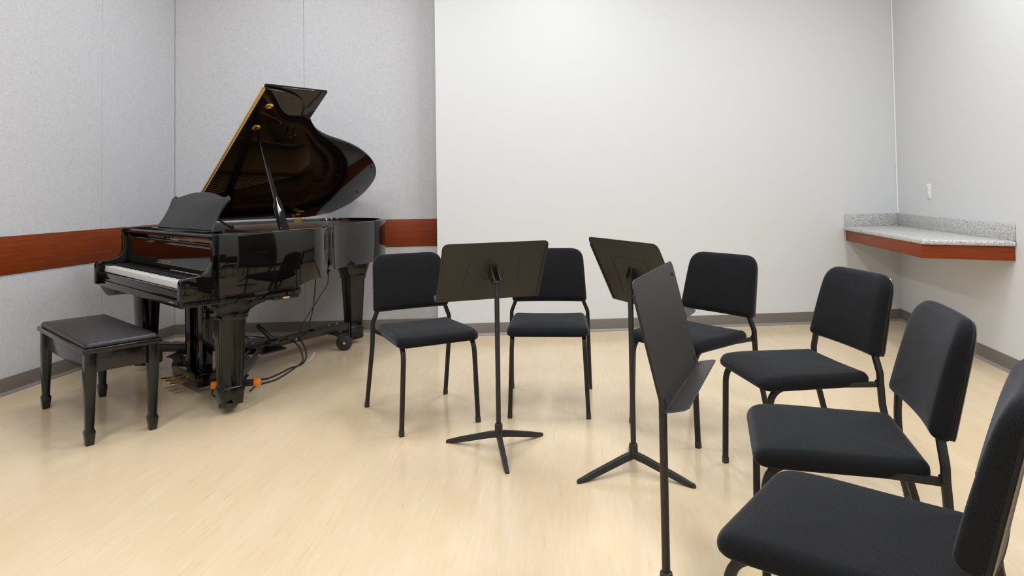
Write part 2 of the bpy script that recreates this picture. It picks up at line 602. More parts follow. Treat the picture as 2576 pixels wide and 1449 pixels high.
# ------------------------------------------------------------------ counter in the right corner
def wp(wl, s, k=0.0):
    n, t, o = wall_frame(*wl)
    p = o + t * s - n * k
    return Vector((p.x, p.y))
ZC = 0.8175
cA = wp(BACK, s_of(BACK, c_br) + 0.004, 0.003)
cnr = isect((BACK[0], BACK[1] - 0.003), (RIGHT[0], RIGHT[1] - 0.003))
b_end = wp(BACK, -3.365, 0.003)
r_end = wp(RIGHT, 4.445, 0.003)
nose = Vector((2.600, 4.228))
nR = Vector((math.cos(RIGHT[0]), math.sin(RIGHT[0])))
counter = thing('corner_counter', 'speckled grey wall-hung counter with cherry apron in the right corner', 'counter', (2.95, 4.9, 0.68))
cl = Vector((2.95, 4.9))
def rel(p):
    return (p.x - cl.x, p.y - cl.y)
def ext2(poly, z0, z1):
    return MB().prism(poly, z0 - 0.68, z1 - 0.68, lambda a, b, t: (a, b, t))
top = [rel(p) for p in (cnr, b_end, nose, r_end)]
ext2(top, ZC - 0.034, ZC).build('worktop', 'granite', counter, bevel=0.012, seg=4)
bs_t = 0.02
nB = Vector((math.cos(BACK[0]), math.sin(BACK[0])))
q0 = cnr; q1 = b_end + (cnr - b_end).normalized() * 0.012
ext2([rel(q0), rel(q1), rel(q1 - nB * bs_t), rel(q0 - nB * bs_t)], ZC + 0.0003, ZC + 0.103).build('backsplash', 'granite', counter, bevel=0.0015)
q1 = r_end + (cnr - r_end).normalized() * 0.012
ext2([rel(cnr - nB * (bs_t + 0.0006)), rel(q1), rel(q1 - nR * bs_t), rel(cnr - nR * bs_t - nB * (bs_t + 0.0006))], ZC + 0.0003, ZC + 0.103).build('backsplash', 'granite', counter, bevel=0.0015)
ins = inset(top, 0.0)
def mv(p, q, d):  # point p moved towards q by d
    return p + (q - p).normalized() * d
ctr = (cnr + b_end + nose + r_end) / 4
a1 = mv(b_end, cnr, 0.022); a2 = nose + (ctr - nose).normalized() * 0.024; a3 = mv(r_end, cnr, 0.022)
z0, z1 = ZC - 0.122, ZC - 0.0345
def apron(p, q):
    d = (q - p).normalized(); nn = Vector((-d.y, d.x))
    if (ctr - p).dot(nn) < 0: nn = -nn
    ext2([rel(p), rel(q), rel(q + nn * 0.019), rel(p + nn * 0.019)], z0, z1).build('apron', 'cherry', counter, bevel=0.001)
apron(a1, a2); apron(a2 + (a3 - a2).normalized() * 0.0005, a3)
# wall outlet
oc = wp(RIGHT, 5.594, 0.0)
out = thing('wall_outlet', 'white duplex electrical outlet on the right wall above the counter', 'outlet', (oc.x, oc.y, 1.113), RIGHT[0] + PI)
MB().box(0.0005, 0.0065, -0.035, 0.035, -0.0585, 0.0585).build('cover_plate', 'plastic_white', out, bevel=0.002)
for dz in (-0.0195, 0.0195):
    rc = MB().lathe([(0.0165, 0), (0.0165, 0.0025), (0.015, 0.003)], (0.0065, 0, dz), 18, Matrix.Rotation(PI / 2, 3, 'Y')).build('receptacle', 'plastic_white', out)
    MB().box(0.0094, 0.0100, -0.0075, -0.0055, dz - 0.001, dz + 0.007).box(0.0094, 0.0100, 0.0055, 0.0075, dz - 0.001, dz + 0.007).box(0.0094, 0.0100, -0.002, 0.002, dz - 0.009, dz - 0.005).build('slots', 'slot', rc)
MB().lathe([(0.003, 0), (0.003, 0.001)], (0.0065, 0, 0), 10, Matrix.Rotation(PI / 2, 3, 'Y')).build('screw', 'plastic_white', out)

# ------------------------------------------------------------------ orchestra chair
def make_chair():
    root = thing('orchestra_chair', '', 'chair')
    SQ = rsq(0.022, 0.022, 0.006, 2)
    for s in (-1, 1):
        # front leg bending back under the seat
        p = fillet([(s*0.200, 0.200, 0.024), (s*0.184, 0.196, 0.4265), (s*0.184, -0.02, 0.4265)], 0.085, 9)
        lg = MB().tube(p, sec=SQ, upv=(0, 1, 0)).build('leg', 'frame', root)
        MB().tube([(s*0.2008, 0.2002, 0.0), (s*0.2, 0.2, 0.026)], sec=rsq(0.0242, 0.0242, 0.005, 2), upv=(0, 1, 0)).build('foot_cap', 'cap', lg, bevel=0.0015, seg=1)
        # rear leg up to the seat
        p = fillet([(s*0.2285, -0.309, 0.024), (s*0.220, -0.226, 0.345), (s*0.219, -0.221, 0.43)], 0.25, 8)
        lg = MB().tube(p, sec=SQ, upv=(1, 0, 0)).build('leg', 'frame', root)
        MB().tube([(s*0.229, -0.3146, 0.0), (s*0.2284, -0.3085, 0.026)], sec=rsq(0.0242, 0.0242, 0.005, 2), upv=(1, 0, 0)).build('foot_cap', 'cap', lg, bevel=0.0015, seg=1)
        # upright into the backrest with its inward kink
        p = fillet([(s*0.219, -0.221, 0.4302), (s*0.218, -0.221, 0.470), (s*0.194, -0.2190, 0.530), (s*0.190, -0.2290, 0.575), (s*0.170, -0.278, 0.790)], [0.05, 0.05, 0.1], 6)
        MB().tube(p, sec=rsq(0.021, 0.021, 0.005, 2), upv=(1, 0, 0)).build('back_upright', 'frame', root)
        MB().tube([(s*0.184, -0.0205, 0.4265), (s*0.2085, -0.2135, 0.4265)], sec=rsq(0.020, 0.020, 0.005, 2), upv=(0, 0, 1)).build('seat_rail', 'frame', root)
        MB().lathe([(0.005, 0), (0.005, 0.006), (0.003, 0.008)], (s*0.213, -0.212, 0.440), 12, Matrix.Rotation(-s * PI / 2, 3, 'Y')).build('bolt', 'cap', root)
    MB().tube([(-0.173, 0.10, 0.4265), (0.173, 0.10, 0.4265)], sec=rsq(0.018, 0.018, 0.004, 2)).build('crossbar', 'frame', root)
    MB().tube([(-0.194, -0.17, 0.4265), (0.194, -0.17, 0.4265)], sec=rsq(0.018, 0.018, 0.004, 2)).build('crossbar', 'frame', root)
    ol = densify(round_poly([(-0.203, -0.200), (0.203, -0.200), (0.216, 0.226), (-0.216, 0.226)], [0.035, 0.035, 0.06, 0.06], 8), 0.022)
    def sd(a, b, z):
        k = max(0.0, (b - 0.06) / 0.166)
        zz = z - 0.012 * k * k
        zz -= 0.007 * (1 - (a / 0.22) ** 2) * max(0.0, 1 - ((b + 0.06) / 0.2) ** 2) * (1 if z > 0.455 else 0)
        if z < 0.44:
            zz = z
        return (a, b, zz)
    cushion(ol, 0.4150, 0.470, 0.028, 0.014, 0.006, sd).build('seat', 'fabric', root, angle=80)
    bl = densify(round_poly([(-0.215, 0.0), (0.215, 0.0), (0.197, 0.308), (-0.197, 0.308)], [0.025, 0.025, 0.075, 0.075], 9), 0.022)
    S, Cc = math.sin(0.2205), math.cos(0.2205)
    def bd(off):
        def f(a, b, z):
            t = z
            if off == 0:
                t = -0.046 + (z + 0.046) * (1.08 - 0.35 * max(0.0, b / 0.308) ** 2)
                t -= 0.006 * max(0, (b - 0.2) / 0.1) ** 2
            y = -0.203 - S * b + Cc * t + 0.30 * a * a
            zz = 0.530 + Cc * b + S * t
            return (a, y, zz)
        return f
    bk = cushion(bl, -0.046, 0.0, 0.026, 0.008, 0.004, bd(0)).build('backrest', 'fabric', root, angle=80)
    il = inset(bl, 0.005)
    cushion(il, -0.056, -0.0462, 0.001, 0.004, 0.0, bd(1)).build('back_panel', 'shell', bk, angle=60)
    el = inset(bl, 0.006)
    MB().tube([bd(1)(a, b, -0.0565) for a, b in el] + [bd(1)(*el[0], -0.0565)], 0.0017, 6, caps=False).build('edge_trim', 'trim', bk)
    # small silver plate at the top of the back
    MB().prism(round_poly([(-0.178, 0.215), (-0.160, 0.215), (-0.160, 0.262), (-0.178, 0.262)], [0.006] * 4, 4), -0.0585, -0.0562, bd(1)).build('plate', 'silver', bk)
    return root
chair0 = make_chair()
chairs = [
    (-0.4600, 3.4676, 3.6224, 'black upholstered chair nearest the piano, partly behind the leftmost music stand'),
    (0.1873, 3.6185, 3.0641, 'black upholstered chair farthest back facing straight ahead, its left edge behind a music stand'),
    (0.8596, 3.2890, 2.2077, 'black upholstered chair behind the nearest music stand, below the white back wall'),
    (1.1094, 2.6692, 1.6824, 'black upholstered chair turned sideways below the corner counter, third from the lower right corner'),
    (0.9126, 1.9329, 1.2800, 'black upholstered chair second from the lower right corner, overlapped by the nearest chair'),
    (0.702, 1.400, 0.880, 'nearest black upholstered chair at the lower right corner, cut off by the frame'),
]
for i, (x, y, th, lab) in enumerate(chairs):
    c = chair0 if i == 0 else copy_tree(chair0)
    c.location = (x, y, 0)
    c.rotation_euler = (0, 0, th)
    tag(c, lab, 'chair', 'black orchestra chairs set in an arc')

# ------------------------------------------------------------------ music stands
def make_stand(x, y, psi, tau, zc, off, base_ang, R, label):
    root = thing('music_stand', label, 'music stand', (x, y, 0), 0, 'black music stands')
    u = Vector((math.cos(psi), math.sin(psi), 0)); f = Vector((math.sin(psi), -math.cos(psi), 0))
    upd = math.cos(tau) * Vector((0, 0, 1)) - math.sin(tau) * f
    nr = math.cos(tau) * f + math.sin(tau) * Vector((0, 0, 1))
    c = Vector((0, 0, zc)) + f * off
    def D(a, b, t):
        return tuple(c + u * a + upd * b + nr * t)
    hw, hh = 0.254, 0.159
    pan = round_poly([(-hw, -hh), (hw, -hh), (hw, hh), (-hw, hh)], [0, 0, 0.03, 0.03], 7)
    desk = MB().prism(pan, -0.0012, 0.0012, D).build('desk', 'stand', root, bevel=0.0006, seg=1)
    # folded side flanges on the back
    for s in (-1, 1):
        x0, x1 = sorted((s * hw, s * (hw - 0.011)))
        MB().prism([(x0, -hh + 0.004), (x1, -hh + 0.004), (x1, hh - 0.034), (x0, hh - 0.034)], -0.0055, -0.0013, D).build('side_flange', 'stand', desk, bevel=0.0012)
    # tray
    tr = round_poly([(-hw, 0.0), (hw, 0.0), (hw, 0.056), (-hw, 0.056)], [0, 0, 0.022, 0.022], 6)
    def T(a, b, t):
        return tuple(c + u * a + upd * (-hh + t - 0.10 * b * 0) + nr * (b + 0.0013))
    tray = MB().prism(tr, -0.0012, 0.0012, T).build('tray', 'stand', root, bevel=0.0007, seg=1)
    MB().tube([T(-hw + 0.02, 0.0555, 0.0), T(hw - 0.02, 0.0555, 0.0)], 0.0022, 8).build('tray_lip', 'stand', tray)
    for s in (-1, 1):
        for k in (0.030, 0.046):
            M = Matrix((u, nr, upd)).transposed()
            MB().lathe([(0.0045, 0.0), (0.004, 0.0016), (0.002, 0.0024)], T(s * (hw - k), 0.012, 0.0012), 10, M).build('rivet', 'stand', tray)
            M2 = Matrix((u, -upd, nr)).transposed()
            MB().lathe([(0.0045, 0.0), (0.004, -0.0014), (0.002, -0.002)], D(s * (hw - k), -hh + 0.016, -0.0012), 10, Matrix((u, upd, nr)).transposed()).build('rivet', 'groove', desk)
        # spring clip slots seen on the front
        for k in (0.026, 0.036):
            MB().prism([(s * (hw - k) - 0.0022, -hh + 0.004), (s * (hw - k) + 0.0022, -hh + 0.004), (s * (hw - k) + 0.0022, -hh + 0.026), (s * (hw - k) - 0.0022, -hh + 0.026)], 0.0012, 0.0019, D).build('clip_slot', 'groove', desk)
    # embossed crease on the back
    g = fillet([D(0.135, -0.095, -0.0014), D(0.118, 0.075, -0.0014), D(-0.118, 0.075, -0.0014), D(-0.135, -0.095, -0.0014)], 0.018, 5)
    MB().tube(g, 0.0013, 6).build('crease', 'groove', desk)
    g = fillet([D(0.062, -0.005, -0.0014), D(0.040, -0.040, -0.0014), D(-0.040, -0.040, -0.0014), D(-0.062, -0.005, -0.0014)], 0.008, 4)
    MB().tube(g, 0.0013, 6).build('crease', 'groove', desk)
    # small embossed script near the upper outer corner of the front
    pts = [(hw - 0.060 + 0.0034 * i, hh - 0.040 + 0.004 * ((-1) ** i) * (1.0 if i not in (0, 6) else 1.8), 0.0013) for i in range(10)]
    MB().tube(spline([D(*q) for q in pts], 3), 0.0008, 5).build('embossed_mark', 'groove', desk)
    # tilt clamp
    tp = -(off + 0.010 * math.sin(tau)) / math.cos(tau)
    Mx = Matrix((u, upd, nr)).transposed()
    cb = MB()
    for s in (-1, 1):
        cb.prism(round_poly([(-0.032, -0.001), (0.034, -0.001), (0.006, tp - 0.008), (-0.022, tp - 0.010)], [0, 0, 0.01, 0.012], 4), s * 0.0145 - 0.0025, s * 0.0145 + 0.0025, lambda a, b, t: D(t, a, b - 0.0005))
    cl_ = cb.build('clamp', 'cap', root, bevel=0.001)
    piv = Vector(D(0, -0.010, tp))
    MB().tube([piv - u * 0.019, piv + u * 0.019], 0.0085, 14).build('clamp_pivot', 'cap', cl_, bevel=0.0015)
    # inner tube and pole
    zt = piv.z
    MB().tube([(0, 0, zt - 0.075), Vector((0, 0, zt - 0.02)), piv], 0.0092, 14).build('inner_tube', 'stand', root)
    MB().tube([(0, 0, 0.06), (0, 0, zt - 0.045)], 0.0112, 18).build('pole', 'stand', root, bevel=0.001)
    MB().lathe([(0.0150, 0.064), (0.0176, 0.071), (0.0176, 0.108), (0.0165, 0.1145), (0.0125, 0.117)], (0, 0, 0), 20).build('hub', 'stand', root)
    for k in range(3):
        a = base_ang + k * 2 * PI / 3
        d = Vector((math.cos(a), math.sin(a), 0)); s_ = Vector((-math.sin(a), math.cos(a), 0))
        st = []
        for (r_, zt_, zb_, w_) in ((0.006, 0.0845, 0.056, 0.0130), (0.05, 0.075, 0.047, 0.0130), (0.20, 0.0325, 0.0085, 0.0120), (R - 0.022, 0.0185, 0.0012, 0.0105), (R - 0.006, 0.0145, 0.0, 0.0095), (R, 0.0085, 0.0, 0.0065)):
            st.append((d * r_, zt_, zb_, w_))
        P = []
        for o_, zt_, zb_, w_ in st:
            for sx, zz, ww in ((-1, zb_, 1.0), (1, zb_, 1.0), (1, zt_, 0.72), (-1, zt_, 0.72)):
                q = o_ + s_ * sx * w_ * ww
                P.append((q.x, q.y, zz))
        F = [(3, 2, 1, 0), (20, 21, 22, 23)]
        for i in range(5):
            for j in range(4):
                jj = (j + 1) % 4
                F.append((4 * i + j, 4 * i + jj, 4 * i + 4 + jj, 4 * i + 4 + j))
        MB().add(P, F).build('leg', 'stand', root, bevel=0.0025, seg=3)
    return root
make_stand(-0.077, 3.021, 3.485, 0.506, 0.794, 0.057, -1.415, 0.264, 'leftmost black music stand with the brownish back of its desk showing between two chairs')
make_stand(0.485, 2.767, 2.000, 0.436, 0.811, 0.017, -2.743, 0.265, 'middle black music stand seen from behind, one base leg crossed by the nearest stand pole')
make_stand(0.407, 1.848, 1.146, 0.233, 0.786, 0.019, -1.571, 0.265, 'nearest black music stand with the front of its desk and tray showing')

# ------------------------------------------------------------------ grand piano
W = 1.462
PX, PY, PT = -2.735, 4.334, -0.7551
piano = thing('grand_piano', 'polished black grand piano with raised lid in the left corner', 'piano', (PX, PY, 0), PT)
ZB, ZR, ZT = 0.596, 0.635, 0.957
curve = [(1.462, 0.160), (1.462, 0.40), (1.462, 0.58), (1.452, 0.70), (1.428, 0.785), (1.385, 0.855), (1.310, 0.922), (1.225, 0.984), (1.145, 1.052), (1.088, 1.125), (1.042, 1.222), (1.005, 1.336), (0.958, 1.459), (0.893, 1.580), (0.808, 1.698), (0.705, 1.798), (0.600, 1.860), (0.488, 1.888), (0.330, 1.885), (0.180, 1.825), (0.072, 1.725), (0.016, 1.600), (0.0, 1.470)]
rim_path = [Vector((a, b, 0)) for a, b in [(1.462, 0.160)]] + [p for p in spline([(a, b, 0) for a, b in curve[1:]], 4)] + [Vector((0.0, 0.9, 0)), Vector((0.0, 0.160, 0))]
def path_off(path, d):
    out = []
    for i, p in enumerate(path):
        a = path[max(i - 1, 0)]; b = path[min(i + 1, len(path) - 1)]
        t = (b - a).normalized()
        out.append(p + Vector((-t.y, t.x, 0)) * d)
    return out
def wall_strip(path, d0, d1, zlo, zhi):
    A = path_off(path, d0); B = path_off(path, d1)
    P = []; F = []
    for p, q in zip(A, B):
        lo = zlo(p) if callable(zlo) else zlo
        P += [(p.x, p.y, lo), (q.x, q.y, lo), (q.x, q.y, zhi), (p.x, p.y, zhi)]
    n = len(A)
    for i in range(n - 1):
        for j in range(4):
            jj = (j + 1) % 4
            F.append((4 * i + j, 4 * i + jj, 4 * i + 4 + jj, 4 * i + 4 + j))
    F += [(3, 2, 1, 0), (4 * n - 4, 4 * n - 3, 4 * n - 2, 4 * n - 1)]
    return MB().add(P, F)
def rim_bottom(p):
    if p.y < 0.64: return ZR
    if p.y > 0.74: return 0.662
    return ZR + 0.027 * (p.y - 0.64) / 0.10
wall_strip(rim_path, 0.0, 0.030, rim_bottom, ZT).build('rim', 'piano', piano, bevel=0.003, angle=40)
wall_strip(rim_path[1:-1], 0.0302, 0.048, 0.80, ZT - 0.022).build('inner_rim', 'walnut', piano, bevel=0.002, angle=40)
# cheeks (arms) beside the keys
cheek = [(0.0, 0.598), (0.0, 0.718), (0.006, 0.735), (0.018, 0.744), (0.05, 0.7465), (0.085, 0.748), (0.112, 0.754), (0.135, 0.768), (0.152, 0.790), (0.164, 0.818), (0.169, 0.848), (0.169, 0.872), (0.166, 0.895), (0.160, 0.920), (0.158, 0.940), (0.158, ZT), (0.20, ZT), (0.20, ZR + 0.001), (0.20, 0.598)]
for x0, x1 in ((0.0, 0.042), (W - 0.042, W)):
    MB().prism(cheek, x0, x1, lambda a, b, t: (t, a, b)).build('cheek', 'piano', piano, bevel=0.004, seg=3, angle=40)
# keybed and bottom frame
MB().box(0.0, W, 0.006, 0.66, ZB - 0.002, ZR - 0.0015).build('keybed', 'piano', piano, bevel=0.003)
bf = inset([(p.x, p.y) for p in rim_path if p.y > 0.5][::2], 0.07)
MB().prism([(0.05, 0.66), (W - 0.05, 0.66)] + [(a, b) for a, b in bf if b > 0.70], 0.70, 0.735, lambda a, b, t: (a, b, t)).build('soundboard_underside', 'walnut', piano)
for k, (xa, xb) in enumerate(((0.12, 0.20), (0.55, 0.50), (1.0, 0.62))):
    MB().tube([(xa, 0.655, 0.685), (xb, 1.45, 0.685)], sec=rsq(0.06, 0.028, 0.003, 1)).build('beam', 'walnut', piano)
# key slip, key blocks, keys
MB().box(0.0425, W - 0.0425, 0.008, 0.030, ZR, 0.681).build('key_slip', 'piano', piano, bevel=0.003)
MB().box(0.30, 0.345, 0.0075, 0.0082, 0.648, 0.652).box(1.30, 1.36, 0.0050, 0.0058, 0.612, 0.618).build('small_print', 'paleprint', piano)
KX0, KX1 = 0.1185, W - 0.1185
for x0, x1 in ((0.0425, KX0 - 0.002), (KX1 + 0.002, W - 0.0425)):
    MB().box(x0, x1, 0.032, 0.178, ZR + 0.001, 0.722).build('key_block', 'piano', piano, bevel=0.004)
kw = (KX1 - KX0) / 52
wk = MB().box(0.0005, kw - 0.0005, 0.034, 0.184, 0.6815, 0.7155).mesh('white_key', 'ivory', bevel=0.001, seg=1)
bkm = MB().frustum([(-0.0052, 0.0052, 0.082, 0.184, 0.7157), (-0.0052, 0.0052, 0.082, 0.184, 0.7185), (-0.0042, 0.0042, 0.090, 0.184, 0.7280)]).mesh('black_key', 'keyblack', bevel=0.0008, seg=1)
for k in range(52):
    o = link('white_key', wk, piano); o.location.x = KX0 + k * kw
    if k < 51 and (k % 7) not in (1, 4):
        o = link('black_key', bkm, piano); o.location.x = KX0 + (k + 1) * kw
MB().box(KX0, KX1, 0.036, 0.186, 0.645, 0.6812).build('key_frame', 'piano', piano)
# fallboard
fbp = [(0.188, 0.7305), (0.188, 0.876), (0.183, 0.879), (0.180, 0.888), (0.181, 0.898), (0.187, 0.904), (0.205, 0.905), (0.214, 0.90), (0.214, 0.7305)]
fb = MB().prism(fbp, 0.0435, W - 0.0435, lambda a, b, t: (t, a, b)).build('fallboard', 'piano', piano, angle=24)
MB().box(KX0, KX1, 0.1800, 0.1855, 0.7160, 0.7205).build('key_felt', 'redfelt', piano)
tc = bpy.data.curves.new('lettering', 'FONT')
tc.body = 'YAMAHA'; tc.size = 0.031; tc.align_x = 'CENTER'; tc.space_character = 1.35; tc.extrude = 0.0003
to = bpy.data.objects.new('lettering_tmp', tc); COL.objects.link(to)
bpy.context.view_layer.update()
tm = bpy.data.meshes.new_from_object(to.evaluated_get(bpy.context.evaluated_depsgraph_get()))
bpy.data.objects.remove(to, do_unlink=True)
tm.materials.clear(); tm.materials.append(MAT['gold'])
tl = link('gold_lettering', tm, fb); tl['label'] = 'gold maker lettering'
tl.location = (W / 2, 0.1874, 0.762); tl.rotation_euler = (PI / 2, 0, 0)
lk = MB().box(W - 0.075, W - 0.052, 0.1775, 0.1805, 0.876, 0.894).build('bracket', 'silver', fb, bevel=0.001)
# top shelf: sides, front rail, music desk frame
MB().box(0.043, W - 0.043, 0.160, 0.172, 0.928, 0.952).build('front_rail', 'piano', piano, bevel=0.003)
MB().box(0.043, W - 0.043, 0.176, 0.30, 0.9385, 0.950).build('desk_shelf', 'piano', piano, bevel=0.002)
for x0, x1 in ((0.05, 0.085), (W - 0.085, W - 0.05)):
    MB().box(x0, x1, 0.172, 0.56, 0.9505, 0.957).build('desk_slide', 'piano', piano, bevel=0.001)
for xb in (0.40, 0.72):
    MB().box(xb, xb + 0.10, 0.26, 0.32, 0.906, 0.936).build('wooden_block', 'spruce', piano, bevel=0.002)
# music desk
md = [(0.0, 0.0), (0.430, 0.0), (0.415, 0.03), (0.402, 0.07), (0.402, 0.115), (0.412, 0.155), (0.430, 0.186), (0.436, 0.198), (0.428, 0.210), (0.405, 0.224), (0.392, 0.223), (0.384, 0.214), (0.340, 0.214), (0.27, 0.226), (0.19, 0.240), (0.10, 0.2485), (0.0, 0.251)]
md_full = [(a, b) for a, b in md] + [(-a, b) for a, b in md[::-1][1:-1]]
mt_ = 0.50
def MDf(a, b, t):
    return (W / 2 + a, 0.290 + math.sin(mt_) * b - math.cos(mt_) * t, 0.958 + math.cos(mt_) * b + math.sin(mt_) * t)
dk = MB().prism(md_full[1:], 0.0, 0.012, MDf).build('music_desk', 'desk', piano, bevel=0.002, angle=30)
for s in (-1, 1):
    MB().tube([(W / 2 + s * 0.36, 0.335, 1.03), (W / 2 + s * 0.36, 0.43, 0.965)], 0.006, 10).build('desk_strut', 'piano', dk)
# ledge of the music desk
MB().prism([(-0.43, 0.0), (0.43, 0.0), (0.43, 0.014), (-0.43, 0.014)], 0.0125, 0.045, lambda a, b, t: (W / 2 + a, 0.290 - t, 0.952 + b * 0.6)).build('desk_ledge', 'piano', dk, bevel=0.002)
# inside: pinblock, plate, strings, soundboard
inner = inset([(p.x, p.y) for p in rim_path], -0.0)
ip = path_off(rim_path[1:-1], 0.049)
ins_poly = [(p.x, p.y) for p in ip if p.y > 0.32]
ins_poly = [(ins_poly[0][0], 0.32)] + ins_poly + [(ins_poly[-1][0], 0.32)]
MB().prism(ins_poly, 0.800, 0.815, lambda a, b, t: (a, b, t)).build('soundboard', 'spruce', piano)
plate = MB()
plate.prism([(W - 0.052, 0.32), (W - 0.052, 0.60), (1.1, 0.64), (0.5, 0.62), (0.052, 0.62), (0.052, 0.32)], 0.855, 0.868, lambda a, b, t: (a, b, t))
pt = plate.build('iron_plate', 'bronze', piano, bevel=0.003)
wall_strip([p for p in rim_path[2:-1] if p.y > 0.6], 0.050, 0.135, 0.845, 0.872).build('plate_edge', 'bronze', pt, bevel=0.004)
for (xa, ya, xb, yb) in ((1.16, 0.62, 0.96, 1.08), (0.78, 0.62, 0.60, 1.62), (0.40, 0.62, 0.30, 1.70)):
    MB().tube([(xa, ya, 0.880), (xb, yb, 0.880)], sec=rsq(0.03, 0.04, 0.006, 2)).build('plate_bar', 'bronze', pt)
MB().prism([(1.12, 0.98), (1.02, 1.08), (0.955, 1.20), (0.915, 1.34), (0.87, 1.46), (0.80, 1.56), (0.66, 1.60), (0.62, 1.45), (0.66, 1.25), (0.76, 1.05), (0.95, 0.92)], 0.846, 0.866, lambda a, b, t: (a, b, t)).build('plate_web', 'bronze', pt, bevel=0.003)
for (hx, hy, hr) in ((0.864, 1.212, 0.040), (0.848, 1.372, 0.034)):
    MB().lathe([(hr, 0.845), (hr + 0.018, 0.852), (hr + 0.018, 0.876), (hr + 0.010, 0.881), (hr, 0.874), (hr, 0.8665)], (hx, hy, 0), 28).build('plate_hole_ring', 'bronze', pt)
    MB().lathe([(hr - 0.001, 0.8662), (hr - 0.001, 0.8682)], (hx, hy, 0), 28).build('plate_hole', 'felt', pt)  # dark disc on the solid plate, painting the shade inside a hole
MB().lathe([(0.016, 0.868), (0.016, 0.882), (0.008, 0.888)], (0.757, 1.383, 0), 16).build('plate_bolt', 'gold', pt)
stg = MB()
for i in range(60):
    t = i / 59
    xa = 0.12 + 1.22 * t
    if t < 0.35:
        xb, yb = xa + 0.25 * (1 - t), 1.62 - 0.15 * abs(t - 0.1)
    else:
        k = (t - 0.35) / 0.65
        xb = 0.28 + 0.98 * k
        yb = 1.62 - 0.95 * k ** 0.62
    stg.tube([(xa, 0.56, 0.888), (xb - (0.0 if t < 0.35 else 0.03), yb, 0.888)], 0.0016 if t < 0.35 else 0.0008, 4)
so = stg.build('strings', 'copper', piano); so['kind'] = 'stuff'
dm = MB()
for i in range(58):
    x0 = 0.13 + 0.0205 * i
    yy = 0.80 - 0.12 * (i / 57) ** 1.5
    dm.box(x0, x0 + 0.013, yy, yy + 0.06, 0.892, 0.912)
do = dm.build('dampers', 'felt', piano); do['kind'] = 'stuff'
pins = MB()
for i in range(72):
    pins.lathe([(0.0032, 0.868), (0.0032, 0.892)], (0.10 + 0.0175 * i, 0.44 + 0.03 * (i % 3), 0), 6)
po = pins.build('tuning_pins', 'silver', piano); po['kind'] = 'stuff'
MB().prism([(0.10, 0.66), (1.30, 0.60), (1.30, 0.615), (0.10, 0.675)], 0.874, 0.880, lambda a, b, t: (a, b, t)).build('felt_strip', 'redfelt', piano)
# lid
AL = math.radians(34.25); ZH = 0.968
def LID(a, b, t):
    return (a * math.cos(AL) - t * math.sin(AL), b, ZH + a * math.sin(AL) + t * math.cos(AL))
lid_poly = [(p.x, p.y) for p in rim_path if p.y > 0.585]
lid_poly = [(1.462, 0.582)] + lid_poly + [(0.0, 0.582)]
# drop points duplicated on the straight bass side
lid_poly = [p for p in lid_poly if not (p[0] < 0.001 and 0.60 < p[1] < 1.40)]
lid = MB().prism(lid_poly, 0.0, 0.020, LID).build('lid', 'piano', piano, bevel=0.003, angle=30)
MB().prism([(0.004, 0.583), (1.468, 0.583), (1.468, 1.000), (0.004, 1.000)], 0.0225, 0.0405, LID).build('lid_front_flap', 'piano', piano, bevel=0.003)
MB().prism([(0.01, 0.5775), (1.452, 0.5775), (1.452, 0.5818), (0.01, 0.5818)], 0.004, 0.038, LID).build('piano_hinge', 'gold', lid, bevel=0.0008)
MB().tube([LID(0.01, 0.5755, 0.0205), LID(1.452, 0.5755, 0.0205)], 0.0035, 8).build('hinge_barrel', 'gold', lid)
for (a, b) in ((1.315, 0.660), (1.103, 0.660)):
    M = Matrix.Rotation(-AL, 3, 'Y')
    MB().lathe([(0.026, -0.0005), (0.026, -0.004), (0.020, -0.008), (0.012, -0.009), (0.012, -0.0045)], LID(a, b, 0), 24, M).build('prop_cup', 'gold', lid)
for (a, b) in ((1.36, 0.63), (1.40, 0.78), (1.02, 0.93), (1.16, 0.80), (0.985, 1.30), (0.70, 1.76), (0.35, 1.82), (0.60, 1.50)):
    MB().lathe([(0.006, 0.0), (0.006, -0.004), (0.004, -0.006)], LID(a, b, -0.0003), 10, Matrix.Rotation(-AL, 3, 'Y')).build('bumper', 'rubber', lid)
for b in (1.43,):
    hg = MB()
    hg.box(0.026, 0.030, b - 0.030, b + 0.030, ZT - 0.045, ZT + 0.001)
    hg.box(-0.002, 0.030, b - 0.030, b + 0.030, ZT + 0.001, ZT + 0.004)
    hg.prism([(0.03, b - 0.03), (0.09, b - 0.03), (0.09, b + 0.03), (0.03, b + 0.03)], -0.003, -0.0003, LID)
    hg.tube([(0.034, b - 0.030, ZT + 0.006), (0.034, b + 0.030, ZT + 0.006)], 0.005, 10)
    hg.build('lid_hinge', 'gold', piano)
# prop stick: wide foot, slim upper half
pa = Vector((1.365, 0.618, 0.930)); pb = Vector(LID(1.103, 0.660, -0.006))
ax = (pb - pa).normalized(); wy = Vector((0, 1, 0)); wy = (wy - ax * wy.dot(ax)).normalized(); wz = ax.cross(wy)
Ls = (pb - pa).length
def PR(a, b, t):
    return tuple(pa + ax * a + wy * b + wz * t)
ps = [(0.0, -0.027), (0.20, -0.026), (0.245, -0.012), (0.28, -0.0095), (Ls, -0.006), (Ls, 0.006), (0.30, 0.0095), (0.265, 0.013), (0.22, 0.026), (0.0, 0.027)]
st = MB().prism(ps, -0.0105, 0.0105, PR).build('lid_prop', 'piano', piano, bevel=0.002)
MB().prism([(0.02, -0.006), (0.215, -0.006), (0.215, 0.006), (0.02, 0.006)], 0.0107, 0.0155, PR).build('short_prop', 'piano', st, bevel=0.001)
MB().box(1.352, 1.415, 0.585, 0.655, ZT - 0.03, ZT - 0.004).build('prop_bracket', 'bronze', piano, bevel=0.002)
